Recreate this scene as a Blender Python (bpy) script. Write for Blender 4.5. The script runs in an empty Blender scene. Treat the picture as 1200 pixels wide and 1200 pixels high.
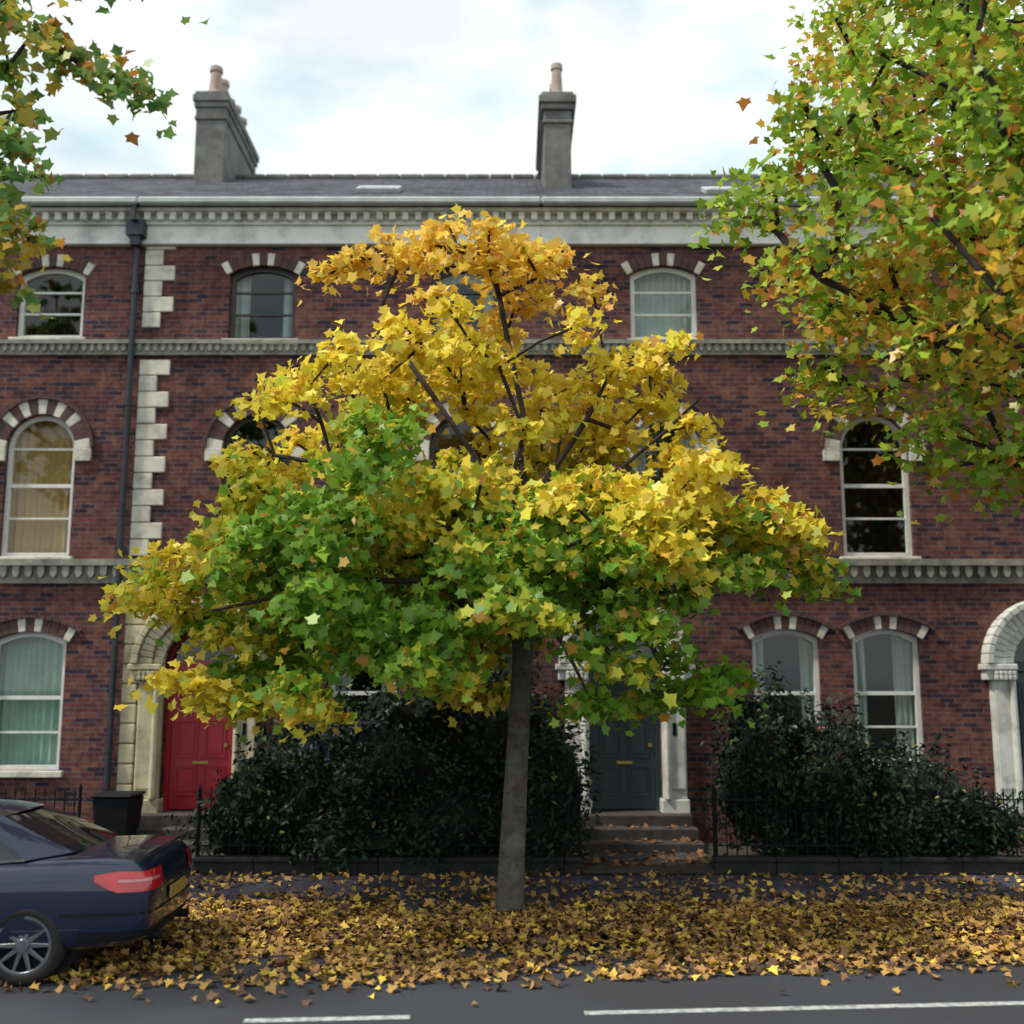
import bpy, math, random, bmesh
import numpy as np
from mathutils import Vector, Matrix, noise
random.seed(7); rng=np.random.default_rng(7)
scene=bpy.context.scene
col=scene.collection

# ------------------------------------------------------------------ helpers
def link(o,parent=None):
    col.objects.link(o)
    if parent is not None: o.parent=parent
    return o
def empty(name):
    e=bpy.data.objects.new(name,None); e.empty_display_size=.3
    return link(e)
def mesh_obj(name,verts,faces,mat,parent=None,smooth=False,bevel=0,mats=None,mi=None):
    m=bpy.data.meshes.new(name); m.from_pydata([tuple(v) for v in verts],[],faces); m.update()
    for mm in (mats or [mat]): m.materials.append(mm)
    if mi is not None: m.polygons.foreach_set('material_index',mi)
    if smooth: m.polygons.foreach_set('use_smooth',[True]*len(m.polygons))
    o=link(bpy.data.objects.new(name,m),parent)
    if bevel:
        b=o.modifiers.new('b','BEVEL'); b.width=bevel; b.segments=1; b.limit_method='ANGLE'
    return o
class Acc:
    def __init__(s): s.v=[]; s.f=[]
    def add(s,v,f):
        n=len(s.v); s.v+=[tuple(a) for a in v]; s.f+=[tuple(i+n for i in q) for q in f]
    def box(s,x0,x1,y0,y1,z0,z1):
        s.add([(x0,y0,z0),(x1,y0,z0),(x1,y1,z0),(x0,y1,z0),(x0,y0,z1),(x1,y0,z1),(x1,y1,z1),(x0,y1,z1)],
              [(0,3,2,1),(4,5,6,7),(0,1,5,4),(1,2,6,5),(2,3,7,6),(3,0,4,7)])
    def prism(s,pts,y0,y1):
        n=len(pts)
        v=[(x,y0,z) for x,z in pts]+[(x,y1,z) for x,z in pts]
        f=[tuple(range(n)),tuple(range(2*n-1,n-1,-1))]
        for i in range(n):
            j=(i+1)%n; f.append((i,i+n,j+n,j))
        s.add(v,f)
    def ring(s,po,pi,y0,y1):
        n=len(po); v=[(x,y0,z) for x,z in po]+[(x,y0,z) for x,z in pi]+[(x,y1,z) for x,z in po]+[(x,y1,z) for x,z in pi]
        f=[]
        for i in range(n):
            j=(i+1)%n
            f+=[(i,j,n+j,n+i),(n+i,n+j,3*n+j,3*n+i),(2*n+i,i,j,2*n+j)[::-1],(2*n+j,2*n+i,3*n+i,3*n+j)]
        s.add(v,f)
    def cyl(s,c,r0,r1,h,n=12,axis='z'):
        v=[];
        for k,(r,t) in enumerate(((r0,0),(r1,h))):
            for i in range(n):
                a=2*math.pi*i/n; p=(r*math.cos(a),r*math.sin(a),t)
                if axis=='y': p=(p[0],p[2],p[1])
                if axis=='x': p=(p[2],p[0],p[1])
                v.append((c[0]+p[0],c[1]+p[1],c[2]+p[2]))
        f=[tuple(range(n-1,-1,-1)),tuple(range(n,2*n))]+[(i,(i+1)%n,n+(i+1)%n,n+i) for i in range(n)]
        s.add(v,f)
    def obj(s,name,mat,parent=None,**k):
        if not s.v: return None
        return mesh_obj(name,s.v,s.f,mat,parent,**k)

def nt(name):
    m=bpy.data.materials.new(name); m.use_nodes=True
    t=m.node_tree; return m,t,t.nodes['Principled BSDF']
def N(t,typ,**k):
    n=t.nodes.new(typ)
    for a,b in k.items():
        if a in n.inputs.keys(): n.inputs[a].default_value=b
        else: setattr(n,a,b)
    return n
def mixc(t,fac,a,b,mode='MIX'):
    n=t.nodes.new('ShaderNodeMix'); n.data_type='RGBA'; n.blend_type=mode
    for s,v in ((n.inputs[0],fac),(n.inputs[6],a),(n.inputs[7],b)):
        if hasattr(v,'is_output'): t.links.new(v,s)
        elif isinstance(v,(int,float)): s.default_value=v
        else: s.default_value=(*v,1) if len(v)==3 else v
    return n.outputs[2]
def pos_noise(t,scale,detail=2,rough=.6,lo=.35,hi=.65):
    g=N(t,'ShaderNodeNewGeometry'); n=N(t,'ShaderNodeTexNoise'); n.inputs['Scale'].default_value=scale
    n.inputs['Detail'].default_value=detail; n.inputs['Roughness'].default_value=rough
    t.links.new(g.outputs['Position'],n.inputs['Vector'])
    r=N(t,'ShaderNodeMapRange'); r.inputs[1].default_value=lo; r.inputs[2].default_value=hi
    t.links.new(n.outputs['Fac'],r.inputs[0]); return r.outputs[0]
def simple(name,c1,c2=None,rough=.7,scale=6,metal=0,bump=.0,bscale=40,coat=0,c3=None,s3=1.2,spec=.5):
    m,t,b=nt(name); c2=c2 or tuple(x*.75 for x in c1)
    c=mixc(t,pos_noise(t,scale),c1,c2)
    if c3: c=mixc(t,pos_noise(t,s3,4,.7,.48,.72),c,c3)
    t.links.new(c,b.inputs['Base Color'])
    b.inputs['Roughness'].default_value=rough; b.inputs['Metallic'].default_value=metal
    b.inputs['Coat Weight'].default_value=coat
    b.inputs['Specular IOR Level'].default_value=spec
    if bump:
        bp=N(t,'ShaderNodeBump'); bp.inputs['Strength'].default_value=bump; bp.inputs['Distance'].default_value=.01
        t.links.new(pos_noise(t,bscale,1,.6,0,1),bp.inputs['Height']); t.links.new(bp.outputs[0],b.inputs['Normal'])
    return m
def brick_mat(name,ca,cb,cc,mortar,bw=.225,rh=.075,ms=.007,plane='xz',stain=.6):
    m,t,b=nt(name)
    g=N(t,'ShaderNodeNewGeometry'); s=N(t,'ShaderNodeSeparateXYZ'); t.links.new(g.outputs['Position'],s.inputs[0])
    c=N(t,'ShaderNodeCombineXYZ')
    add=N(t,'ShaderNodeMath',operation='ADD'); t.links.new(s.outputs['X'],add.inputs[0]); 
    if plane=='xz':
        t.links.new(s.outputs['Y'],add.inputs[1]); t.links.new(add.outputs[0],c.inputs[0]); t.links.new(s.outputs['Z'],c.inputs[1])
    else:
        add.inputs[1].default_value=0; t.links.new(add.outputs[0],c.inputs[0]); t.links.new(s.outputs['Y'],c.inputs[1])
    bt=N(t,'ShaderNodeTexBrick'); t.links.new(c.outputs[0],bt.inputs['Vector'])
    bt.inputs['Scale'].default_value=1; bt.inputs['Brick Width'].default_value=bw; bt.inputs['Row Height'].default_value=rh
    bt.inputs['Mortar Size'].default_value=ms; bt.inputs['Mortar Smooth'].default_value=.3
    bt.inputs['Color1'].default_value=(*ca,1); bt.inputs['Color2'].default_value=(*cb,1); bt.inputs['Mortar'].default_value=(*mortar,1)
    bt2=N(t,'ShaderNodeTexBrick')
    mp_=N(t,'ShaderNodeMapping'); mp_.inputs['Location'].default_value=(bw*36,rh*42,0); t.links.new(c.outputs[0],mp_.inputs[0]); t.links.new(mp_.outputs[0],bt2.inputs['Vector'])
    for k,v in (('Scale',1),('Brick Width',bw),('Row Height',rh),('Mortar Size',0.0),('Bias',-.1)): bt2.inputs[k].default_value=v
    bt2.inputs['Color1'].default_value=(0,0,0,1); bt2.inputs['Color2'].default_value=(1,1,1,1)
    rr_=N(t,'ShaderNodeMapRange'); rr_.inputs[1].default_value=.45; rr_.inputs[2].default_value=.85; t.links.new(bt2.outputs['Color'],rr_.inputs[0])
    o=mixc(t,rr_.outputs[0],bt.outputs['Color'],cc)
    o=mixc(t,bt.outputs['Fac'],o,mortar)
    o=mixc(t,pos_noise(t,6,3,.7,.40,.62),o,mixc(t,1.0,o,(.58,.57,.66),'MULTIPLY'))
    o=mixc(t,pos_noise(t,.7,4,.7,.45,.7),o,mixc(t,1.0,o,(stain,stain,stain*1.05),'MULTIPLY'))
    t.links.new(o,b.inputs['Base Color']); b.inputs['Roughness'].default_value=.9; b.inputs['Specular IOR Level'].default_value=.2
    return m

M_brick=brick_mat('red_brick',(.155,.052,.048),(.245,.095,.068),(.055,.032,.048),(.165,.14,.145),ms=.008,stain=.5)
M_dark=simple('dark_arch_brick',(.12,.06,.055),(.07,.042,.045),rough=.9,scale=14)
M_cream=simple('cream_stone',(.72,.70,.62),(.60,.58,.51),rough=.85,scale=4,c3=(.36,.34,.30),s3=2.0)
M_ystone=simple('yellowed_stone',(.60,.54,.37),(.48,.43,.30),rough=.85,scale=4,c3=(.27,.24,.17),s3=2.2)
M_string=simple('weathered_string_stone',(.34,.34,.29),(.22,.22,.19),rough=.9,scale=5,c3=(.11,.11,.10),s3=3)
M_fascia=simple('painted_fascia',(.82,.83,.81),(.74,.75,.73),rough=.6,scale=3,c3=(.46,.47,.46),s3=1.5)
M_gutter=simple('grey_gutter',(.50,.53,.53),(.38,.40,.41),rough=.5,scale=3)
M_slate=brick_mat('roof_slate',(.13,.13,.15),(.09,.095,.11),(.06,.06,.07),(.03,.03,.035),bw=.3,rh=.19,ms=.012,plane='xy',stain=.7)
M_chim=simple('chimney_render',(.20,.20,.19),(.13,.13,.13),rough=.95,scale=3,bump=.4,c3=(.08,.08,.08))
M_pot=simple('clay_pot',(.46,.38,.33),(.38,.27,.22),rough=.9,scale=5)
M_white=simple('white_window_paint',(.80,.81,.79),(.70,.71,.69),rough=.45,scale=8)
M_dframe=simple('dark_window_paint',(.05,.04,.04),(.035,.03,.03),rough=.45,scale=8)
M_wpaint=simple('white_door_surround',(.74,.75,.72),(.62,.63,.60),rough=.7,scale=4,c3=(.38,.37,.33),s3=2.5)
M_black=simple('black_iron',(.008,.009,.011),(.012,.012,.015),rough=.75,spec=.2)
M_pipe=simple('pipe_paint',(.015,.02,.035),(.03,.035,.05),rough=.45)
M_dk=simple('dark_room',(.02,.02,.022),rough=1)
M_red=simple('red_door_paint',(.40,.008,.028),(.32,.007,.022),rough=.4,coat=.2)
M_teal=simple('teal_door_paint',(.026,.050,.062),(.020,.04,.052),rough=.45,coat=.2)
M_brass=simple('brass',(.5,.36,.12),rough=.35,metal=1)
M_step=simple('step_stone',(.070,.058,.055),(.04,.034,.034),rough=.9,scale=6,bump=.3)
def curt(name,c):
    m,t,b=nt(name)
    c0=mixc(t,pos_noise(t,3),c,tuple(x*.8 for x in c)); t.links.new(c0,b.inputs['Base Color']); b.inputs['Roughness'].default_value=.9
    return m
M_cw=curt('white_curtain',(.66,.74,.71)); M_cb=curt('ochre_curtain',(.78,.50,.19)); M_cg=curt('sheer_net_curtain',(.50,.70,.60))
m,t,b=nt('window_glass')
tr=N(t,'ShaderNodeBsdfTransparent'); tr.inputs[0].default_value=(.75,.8,.8,1)
gl=N(t,'ShaderNodeBsdfGlossy'); gl.inputs['Roughness'].default_value=.02
mx=N(t,'ShaderNodeMixShader'); mx.inputs[0].default_value=.07
t.links.new(tr.outputs[0],mx.inputs[1]); t.links.new(gl.outputs[0],mx.inputs[2]); t.links.new(mx.outputs[0],t.nodes['Material Output'].inputs[0])
M_glass=m

# ------------------------------------------------------------------ facade (world metres)
YF=17.5
def arch(cx,w,z0,spring,rise,n=18):
    R=(w*w/4+rise*rise)/(2*rise); zc=spring+rise-R; a0=math.asin(min(1,w/2/R))
    return [(cx-w/2,z0),(cx+w/2,z0)]+[(cx+R*math.sin(a0-2*a0*i/n),zc+R*math.cos(a0-2*a0*i/n)) for i in range(n+1)]
def voussoirs(acc_list,cx,w,spring,rise,th,n,y0,y1,pattern,ext=0,off=0):
    R=(w*w/4+rise*rise)/(2*rise); zc=spring+rise-R; a0=math.asin(min(1,w/2/R))+ext
    for i in range(n):
        s0=-a0+2*a0*i/n+.004; s1=-a0+2*a0*(i+1)/n-.004
        q=[]
        for r,ss in ((R+off,(s0,s1)),(R+off+th,(s1,s0))):
            for k in range(4):
                a=ss[0]+(ss[1]-ss[0])*k/3; q.append((cx+r*math.sin(a),zc+r*math.cos(a)))
        acc_list[pattern(i,n)].prism(q,y0,y1)
def wave_sheet(acc,x0,x1,z0,z1,y,amp=.03,wl=.11):
    nx=max(6,int((x1-x0)/.02)); v=[];f=[]
    for j in range(6):
        tz=j/5; z=z0+(z1-z0)*tz
        for i in range(nx+1):
            x=x0+(x1-x0)*i/nx
            v.append((x,y+amp*math.sin(2*math.pi*x/wl+1.3*math.sin(x*9))+.01*math.sin(z*3+x*5),z))
    for j in range(5):
        for i in range(nx):
            a=j*(nx+1)+i; f.append((a,a+1,a+nx+2,a+nx+1))
    acc.add(v,f)

def house(parent,x0,x1,wins,doors,upper_frame=None):
    cut=Acc(); frame=Acc(); frame2=Acc(); glass=Acc(); cream=Acc(); dark=Acc(); sill=Acc()
    cacc={'w':Acc(),'b':Acc(),'g':Acc()}
    for (cx,z0,z1,w,kind,bars,cur) in wins:
        rise=w/2 if kind=='semi' else .14
        spring=z1-rise
        cut.prism(arch(cx,w,z0,spring,rise),YF-.2,YF+.6)
        t_=.075
        fr_=frame2 if (z0>4 and upper_frame) else frame
        po=arch(cx,w+.01,z0-.005,spring,rise+.005 if kind!='semi' else w/2+.005)
        if kind=='semi': pi=arch(cx,w-2*t_,z0+t_,spring,rise-t_)
        else: pi=arch(cx,w-2*t_,z0+t_,spring-t_,rise)
        fr_.ring(po,pi,YF+.085,YF+.16)
        for i,bz in enumerate(bars):
            zz=z0+(z1-z0)*bz; th=.03 if abs(bz-.5)<.12 else .016
            hw=w/2-t_+.004
            if kind=='semi' and zz>spring: hw=math.sqrt(max(.01,(w/2-t_+.004)**2-(zz-spring)**2))
            fr_.box(cx-hw,cx+hw,YF+.10,YF+.148,zz-th,zz+th)
        g=arch(cx,w-2*t_+.02,z0+t_-.01,spring-(0 if kind=='semi' else t_),rise-(t_-.01 if kind=='semi' else 0))
        n=len(g); glass.add([(x,YF+.13,z) for x,z in g],[tuple(range(n))])
        sill.box(cx-w/2-.08,cx+w/2+.08,YF-.09,YF+.084,z0-.10,z0-.004)
        A=[cream,dark]
        if kind=='semi':
            voussoirs(A,cx,w,spring,rise,.25,15,YF-.045,YF+.03,lambda i,n:0 if i in(0,3,5,7,9,11,14) else 1)
            cream.box(cx-w/2-.27,cx-w/2+.0,YF-.06,YF+.03,spring-.22,spring-.005)
            cream.box(cx+w/2,cx+w/2+.27,YF-.06,YF+.03,spring-.22,spring-.005)
            voussoirs(A,cx,w,spring,rise,.05,24,YF-.075,YF+.03,lambda i,n:1,off=.252)
        else:
            voussoirs(A,cx,w,spring,rise,.21,11,YF-.04,YF+.03,lambda i,n:0 if i in(0,4,6,10) else 1,ext=.05)
            if z0<4: voussoirs(A,cx,w,spring,rise,.05,14,YF-.075,YF+.03,lambda i,n:1,ext=.10,off=.212)
        if cur:
            typ,mode=cur[0],cur[1]
            zt=z1+.05
            if mode=='f': wave_sheet(cacc[typ],cx-w/2-.05,cx+w/2+.05,z0-.05,zt,YF+.30)
            elif mode=='h': wave_sheet(cacc[typ],cx-w/2-.05,cx+w/2+.05,z0+(z1-z0)*.5,zt,YF+.30)
            else:
                d=.27*w+random.uniform(-.05,.06); e=.27*w+random.uniform(-.05,.06)
                wave_sheet(cacc[typ],cx-w/2-.05,cx-w/2+d,z0-.05,zt,YF+.30)
                wave_sheet(cacc[typ],cx+w/2-e,cx+w/2+.05,z0-.05,zt,YF+.30)
                if mode=='d': wave_sheet(cacc[typ],cx-w/2-.05,cx+w/2+.05,zt-.26,zt,YF+.27,amp=.02)
    for (cx,mat,stone) in doors:
        cut.prism(arch(cx,1.12,.55,2.85,.56),YF-.2,YF+.6)
    W=Acc(); W.box(x0,x1,YF,YF+.22,-.1,9.76)
    wall=W.obj('walls',M_brick,parent)
    c=cut.obj('cutter',M_brick)
    md=wall.modifiers.new('bool','BOOLEAN'); md.object=c; md.solver='EXACT'; md.operation='DIFFERENCE'
    dg=bpy.context.evaluated_depsgraph_get()
    nm=bpy.data.meshes.new_from_object(wall.evaluated_get(dg)); wall.modifiers.clear(); wall.data=nm
    bpy.data.objects.remove(c)
    frame.obj('window_frames',M_white,parent); glass.obj('window_glass',M_glass,parent)
    frame2.obj('window_frames_upper',upper_frame or M_white,parent)
    cream.obj('arch_stone_blocks',M_cream,parent,bevel=.006); dark.obj('arch_bricks',M_dark,parent)
    sill.obj('window_sills',M_cream,parent,bevel=.008)
    cacc['w'].obj('curtains',M_cw,parent,smooth=True); cacc['b'].obj('curtains_ochre',M_cb,parent,smooth=True); cacc['g'].obj('net_curtains',M_cg,parent,smooth=True)
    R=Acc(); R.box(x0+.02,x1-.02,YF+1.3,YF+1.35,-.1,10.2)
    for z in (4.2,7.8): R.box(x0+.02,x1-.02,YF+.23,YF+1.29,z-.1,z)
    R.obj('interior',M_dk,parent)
    B=Acc(); B.box(x0,x1,26.6,26.8,-.1,10.45)
    for xx in (x0+.003,x1-.103):
        B.add([(xx,YF+.221,-.1),(xx,26.59,-.1),(xx,26.59,10.3),(xx,22,12.95),(xx,YF+.221,10.3),(xx+.1,YF+.221,-.1),(xx+.1,26.59,-.1),(xx+.1,26.59,10.3),(xx+.1,22,12.95),(xx+.1,YF+.221,10.3)],
              [(0,1,2,3,4),(9,8,7,6,5),(0,5,6,1),(1,6,7,2),(2,7,8,3),(3,8,9,4),(4,9,5,0)])
    B.obj('rear_and_party_walls',M_brick,parent)
    Rf=Acc()
    prof=[(17.13,10.43),(22,13.14),(26.95,10.40),(26.95,10.30),(22,13.02),(17.13,10.33)]
    v=[(x0,y,z) for y,z in prof]+[(x1,y,z) for y,z in prof]; n=6
    Rf.add(v,[tuple(range(5,-1,-1)),tuple(range(6,12))]+[(i,(i+1)%n,n+(i+1)%n,n+i) for i in range(n)])
    Rf.obj('roof',M_slate,parent)
    rd=Acc(); 
    k=int((x1-x0)/.45)
    for i in range(k):
        a=x0+(x1-x0)*i/k; rd.box(a+.004,a+(x1-x0)/k-.004,21.88,22.12,13.08,13.20)
    rd.obj('ridge_tiles',M_chim,parent,bevel=.03)
    F=Acc(); F.box(x0,x1,YF-.06,YF+.22,9.762,10.10); F.box(x0,x1,YF-.11,YF+.22,10.102,10.15); F.box(x0,x1,YF-.05,YF+.22,10.152,10.29); F.box(x0,x1,YF-.26,YF+.22,10.292,10.34)
    F.box(x0,x1,YF-.10,YF-.062,9.764,9.80)
    k=int((x1-x0)/.21)
    for i in range(k):
        a=x0+(i+.5)*(x1-x0)/k; F.box(a-.05,a+.05,YF-.20,YF-.052,10.153,10.290)
    F.obj('cornice',M_fascia,parent,bevel=.006)
    G=Acc(); G.box(x0,x1,YF-.40,YF-.262,10.343,10.47); G.obj('gutter',M_gutter,parent,bevel=.03)
    S=Acc()
    for zt,sc in ((8.12,.75),(4.50,1.15)):
        S.box(x0,x1,YF-.13*sc,YF-.002,zt-.09*sc,zt)
        S.box(x0,x1,YF-.05,YF-.002,zt-.33*sc,zt-.09*sc-.002)
        k=int((x1-x0)/(.17*sc))
        for i in range(k):
            a=x0+(i+.5)*(x1-x0)/k
            S.prism([(a-.045*sc,zt-.09*sc-.003),(a-.045*sc,zt-.2*sc),(a-.02*sc,zt-.25*sc),(a+.02*sc,zt-.25*sc),(a+.045*sc,zt-.2*sc),(a+.045*sc,zt-.09*sc-.003)],YF-.11*sc,YF-.052)
    S.obj('string_courses',M_string,parent)
    for (cx,mat,stone) in doors:
        st=stone
        D=Acc(); D.box(cx-.48,cx+.48,YF+.20,YF+.25,.62,2.72)
        D.obj('door',mat,parent)
        P=Acc()
        for px_ in (-.22,.22):
            for z0,z1 in ((.82,1.28),(1.40,1.98),(2.06,2.58)):
                po=[(cx+px_-.17,z0),(cx+px_+.17,z0),(cx+px_+.17,z1),(cx+px_-.17,z1)]
                pi=[(cx+px_-.14,z0+.03),(cx+px_+.14,z0+.03),(cx+px_+.14,z1-.03),(cx+px_-.14,z1-.03)]
                P.ring(po,pi,YF+.183,YF+.199); P.box(cx+px_-.11,cx+px_+.11,YF+.188,YF+.199,z0+.06,z1-.06)
        P.obj('door_panels',mat,parent,bevel=.004)
        K=Acc(); K.cyl((cx+.4,YF+.13,1.6),.03,.03,.07,12,'y'); K.box(cx-.12,cx+.12,YF+.175,YF+.186,1.31,1.35)
        K.obj('door_furniture',M_brass,parent)
        Fr=Acc(); Fr.box(cx-.56,cx-.482,YF+.16,YF+.27,.6,2.74); Fr.box(cx+.482,cx+.56,YF+.16,YF+.27,.6,2.74); Fr.box(cx-.56,cx+.56,YF+.15,YF+.27,2.742,2.84)
        Fr.ring(arch(cx,1.13,2.845,2.86,.565),arch(cx,1.01,2.90,2.91,.46),YF+.16,YF+.22)
        Fr.obj('door_frame',mat,parent)
        g=arch(cx,1.03,2.89,2.90,.47); Gg=Acc(); Gg.add([(x,YF+.2,z) for x,z in g],[tuple(range(len(g)))]); Gg.obj('fanlight',M_glass,parent)
        J=Acc()
        for s in (-1,1):
            xa,xb=sorted((cx+s*.565,cx+s*.93))
            J.box(xa,xb,YF-.12,YF+.15,.80,2.60)
            J.box(xa-.03,xb+.03,YF-.17,YF+.15,.10,.797)
            xa2,xb2=sorted((cx+s*.56,cx+s*1.08))
            J.box(xa2,xb2,YF-.24,YF+.1,2.76,2.85); J.box(xa2+.04,xb2-.04,YF-.19,YF+.1,2.603,2.757)
            J.box(min(xa,xb)+.02,max(xa,xb)-.02,YF-.15,YF-.121,.95,2.45)
            for q in range(5):
                for r_ in range(2):
                    J.cyl((xa+.04+q*.07,YF-.21,2.60+.07*r_),.035,.045,.07,7)
            J.cyl((cx+s*.63,YF-.16,.8),.055,.05,1.8,12)
        voussoirs([J],cx,1.12,2.855,.56,.16,19,YF-.12,YF+.15,lambda i,n:0)
        voussoirs([J],cx,1.12,2.855,.56,.20,26,YF-.20,YF+.02,lambda i,n:0,off=.165)
        voussoirs([J],cx,1.12,2.855,.56,.10,21,YF-.26,YF+.02,lambda i,n:0,off=.37)
        J.obj('door_surround',st,parent,bevel=.012)
        T=Acc()
        for i,(zt) in enumerate((.60,.44,.28)):
            T.box(cx-.95-.03*i,cx+.95+.03*i,YF-.45-.34*i,YF+.28 if i==0 else YF-.452-.34*(i-1),.05,zt)
        T.obj('door_steps',M_step,parent,bevel=.012)
        T=Acc(); T.box(cx+.72,cx+.78,YF-.16,YF-.152,1.75,1.95); T.obj('door_plate',M_black,parent)

TH=[.36,.66]; MID=[.27,.5,.76]; GR=[.27,.52]
def module(d,cur=None,door=M_teal,stone=M_wpaint):
    a,b_=d+.75,d+4.1
    c=cur or ['wd','wd','wh','wd','wd','wd']
    return [(a,8.14,9.42,1.10,'seg',TH,c[0]),(b_,8.14,9.42,1.10,'seg',TH,c[1]),
            (a,4.55,6.88,1.12,'semi',MID,c[2]),(b_,4.55,6.88,1.12,'semi',MID,c[3]),
            (d+2.55,1.32,3.40,1.06,'seg',GR,c[4]),(d+4.13,1.32,3.40,1.06,'seg',GR,c[5])],[(d,door,stone)]
h=empty('brick_house'); house(h,-6.16,.478,*module(-4.88,['ws','wd',None,None,'wd','wf'],M_red,M_ystone),upper_frame=M_dframe); H1=h
h=empty('brick_house'); house(h,.482,7.118,*module(1.76,['wf','wd','ws',None,'ws','ws'],M_teal,M_wpaint)); H2=h
h=empty('brick_house'); house(h,7.122,13.76,*module(8.4)); H3=h
h=empty('brick_house'); H0=h
house(h,-12.9,-6.164,[(-7.63,8.17,9.40,1.10,'seg',TH,None),(-11,8.17,9.4,1.1,'seg',TH,'wd'),(-7.63,4.55,6.88,1.12,'semi',MID,'bf'),(-11,4.55,6.88,1.12,'semi',MID,'wd'),
      (-7.60,1.22,3.36,1.16,'seg',GR,'gf'),(-9.2,1.22,3.36,1.16,'seg',GR,'gf')],[(-11.4,M_teal,M_wpaint)])
Q=Acc(); z=4.56; i=0
while z<9.7:
    if not (7.86<z+.26 and z<8.13):
        Q.box(-6.10,-5.60 if i%2 else -5.80,YF-.035,YF+.05,z+.005,min(z+.262,9.75))
    z+=.27; i+=1
Q.obj('quoins',M_cream,H1,bevel=.012)
Q=Acc(); z=.1
while z<4.0:
    Q.box(-6.10,-5.62 if (z>2.5) else -5.86,YF-.05,YF+.05,z+.006,min(z+.30,4.11)); z+=.306
Q.obj('rusticated_pier',M_ystone,H1,bevel=.018)
P=Acc(); P.cyl((-6.22,YF-.10,.1),.05,.05,9.75,12)
for z in (1.5,3.3,5.2,7.0,8.9): P.cyl((-6.22,YF-.10,z),.065,.065,.09,12)
P.box(-6.36,-6.08,YF-.28,YF-.03,9.86,10.12); P.box(-6.30,-6.14,YF-.24,YF-.06,9.7,9.86)
P.cyl((-6.22,YF-.33,10.08),.045,.045,.27,10)
P.obj('drain_pipe',M_pipe,H0)
def chimney(parent,x0,x1,y0,y1,z0,zt,pot_h,npot,capw=.07,pr=.12):
    C=Acc(); C.box(x0,x1,y0,y1,z0,zt-.62); C.box(x0-.03,x1+.03,y0-.03,y1+.03,zt-.618,zt-.54); C.box(x0-.01,x1+.01,y0-.01,y1+.01,zt-.538,zt-.36)
    C.box(x0-capw*.6,x1+capw*.6,y0-capw*.6,y1+capw*.6,zt-.358,zt-.24)
    C.box(x0-capw,x1+capw,y0-capw,y1+capw,zt-.238,zt-.08); C.box(x0-capw*.5,x1+capw*.5,y0-capw*.5,y1+capw*.5,zt-.078,zt)
    C.box(x0-.04,x1+.04,y0-.04,y1+.04,z0,z0+.35)
    C.obj('chimney_stack',M_chim,parent,bevel=.015)
    P=Acc(); xm=(x0+x1)/2
    for i in range(npot):
        y=y0+.25+(y1-y0-.5)*i/(npot-1); hh=pot_h*(1 if i!=2 else .8)
        P.cyl((xm,y,zt),pr*1.2,pr*.9,hh*.85,14); P.cyl((xm,y,zt+hh*.85),pr*1.15,pr*1.1,hh*.15,14); P.cyl((xm,y,zt+.002),pr*1.6,pr*1.35,.1,14)
    P.obj('chimney_pots',M_pot,parent)
chimney(H1,-6.42,-5.82,20.9,23.5,12.0,14.5,.66,5)
chimney(H2,.60,1.10,19.2,21.8,11.2,13.5,.70,4,capw=.10,pr=.10)
chimney(H3,7.3,7.85,20.2,22.9,11.4,14.0,.7,4)
M_pane=simple('rooflight_pane',(.35,.42,.45),rough=.1,scale=2)
for par,x,y in ((H1,-2.37,18.55),(H2,3.75,18.3),(H2,5.0,19.2)):
    z=10.43+.5565*(y-17.13); sl=math.atan(.5565)
    R=Acc(); R.box(-.38,.38,-.28,.28,-.02,.07); o=R.obj('roof_light',M_gutter,par,bevel=.01); o.location=(x,y,z+.02); o.rotation_euler=(sl,0,0)
    R=Acc(); R.box(-.31,.31,-.21,.21,.071,.078); o=R.obj('roof_light_glass',M_pane,par); o.location=(x,y,z+.02); o.rotation_euler=(sl,0,0)

# ------------------------------------------------------------------ ground
def kerbY(x): return 11.65+.05*x
M_soil=simple('soil_and_grass',(.030,.032,.020),(.04,.035,.026),rough=1,scale=1.5)
M_asph,t,b=nt('asphalt')
c=mixc(t,pos_noise(t,60,1,.5,.3,.7),(.028,.031,.043),(.056,.061,.078)); c=mixc(t,pos_noise(t,.6,3,.6,.4,.7),c,(.038,.038,.046))
t.links.new(c,b.inputs['Base Color']); b.inputs['Roughness'].default_value=.8
bp=N(t,'ShaderNodeBump'); bp.inputs['Strength'].default_value=.4; bp.inputs['Distance'].default_value=.01
t.links.new(pos_noise(t,90,1,.6,0,1),bp.inputs['Height']); t.links.new(bp.outputs[0],b.inputs['Normal'])
M_pave=brick_mat('pavement_flags',(.11,.10,.135),(.09,.083,.11),(.075,.07,.09),(.04,.04,.04),bw=.6,rh=.6,ms=.008,plane='xy')
M_kerb=simple('kerb_granite',(.11,.10,.10),(.08,.075,.08),rough=.85,scale=20)
M_line=simple('road_paint',(.60,.62,.64),(.26,.28,.30),rough=.6,scale=14)
mesh_obj('ground',[(-600,-600,-.03),(600,-600,-.03),(600,600,-.03),(-600,600,-.03)],[(0,1,2,3)],M_soil)
mesh_obj('road',[(-120,-2,0),(120,-2,0),(120,kerbY(120),0),(-120,kerbY(-120),0)],[(0,1,2,3)],M_asph)
mesh_obj('pavement',[(-60,kerbY(-60)+.15,.11),(60,kerbY(60)+.15,.11),(60,14.75,.11),(-60,14.75,.11)],[(0,1,2,3)],M_pave)
K=Acc()
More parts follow.
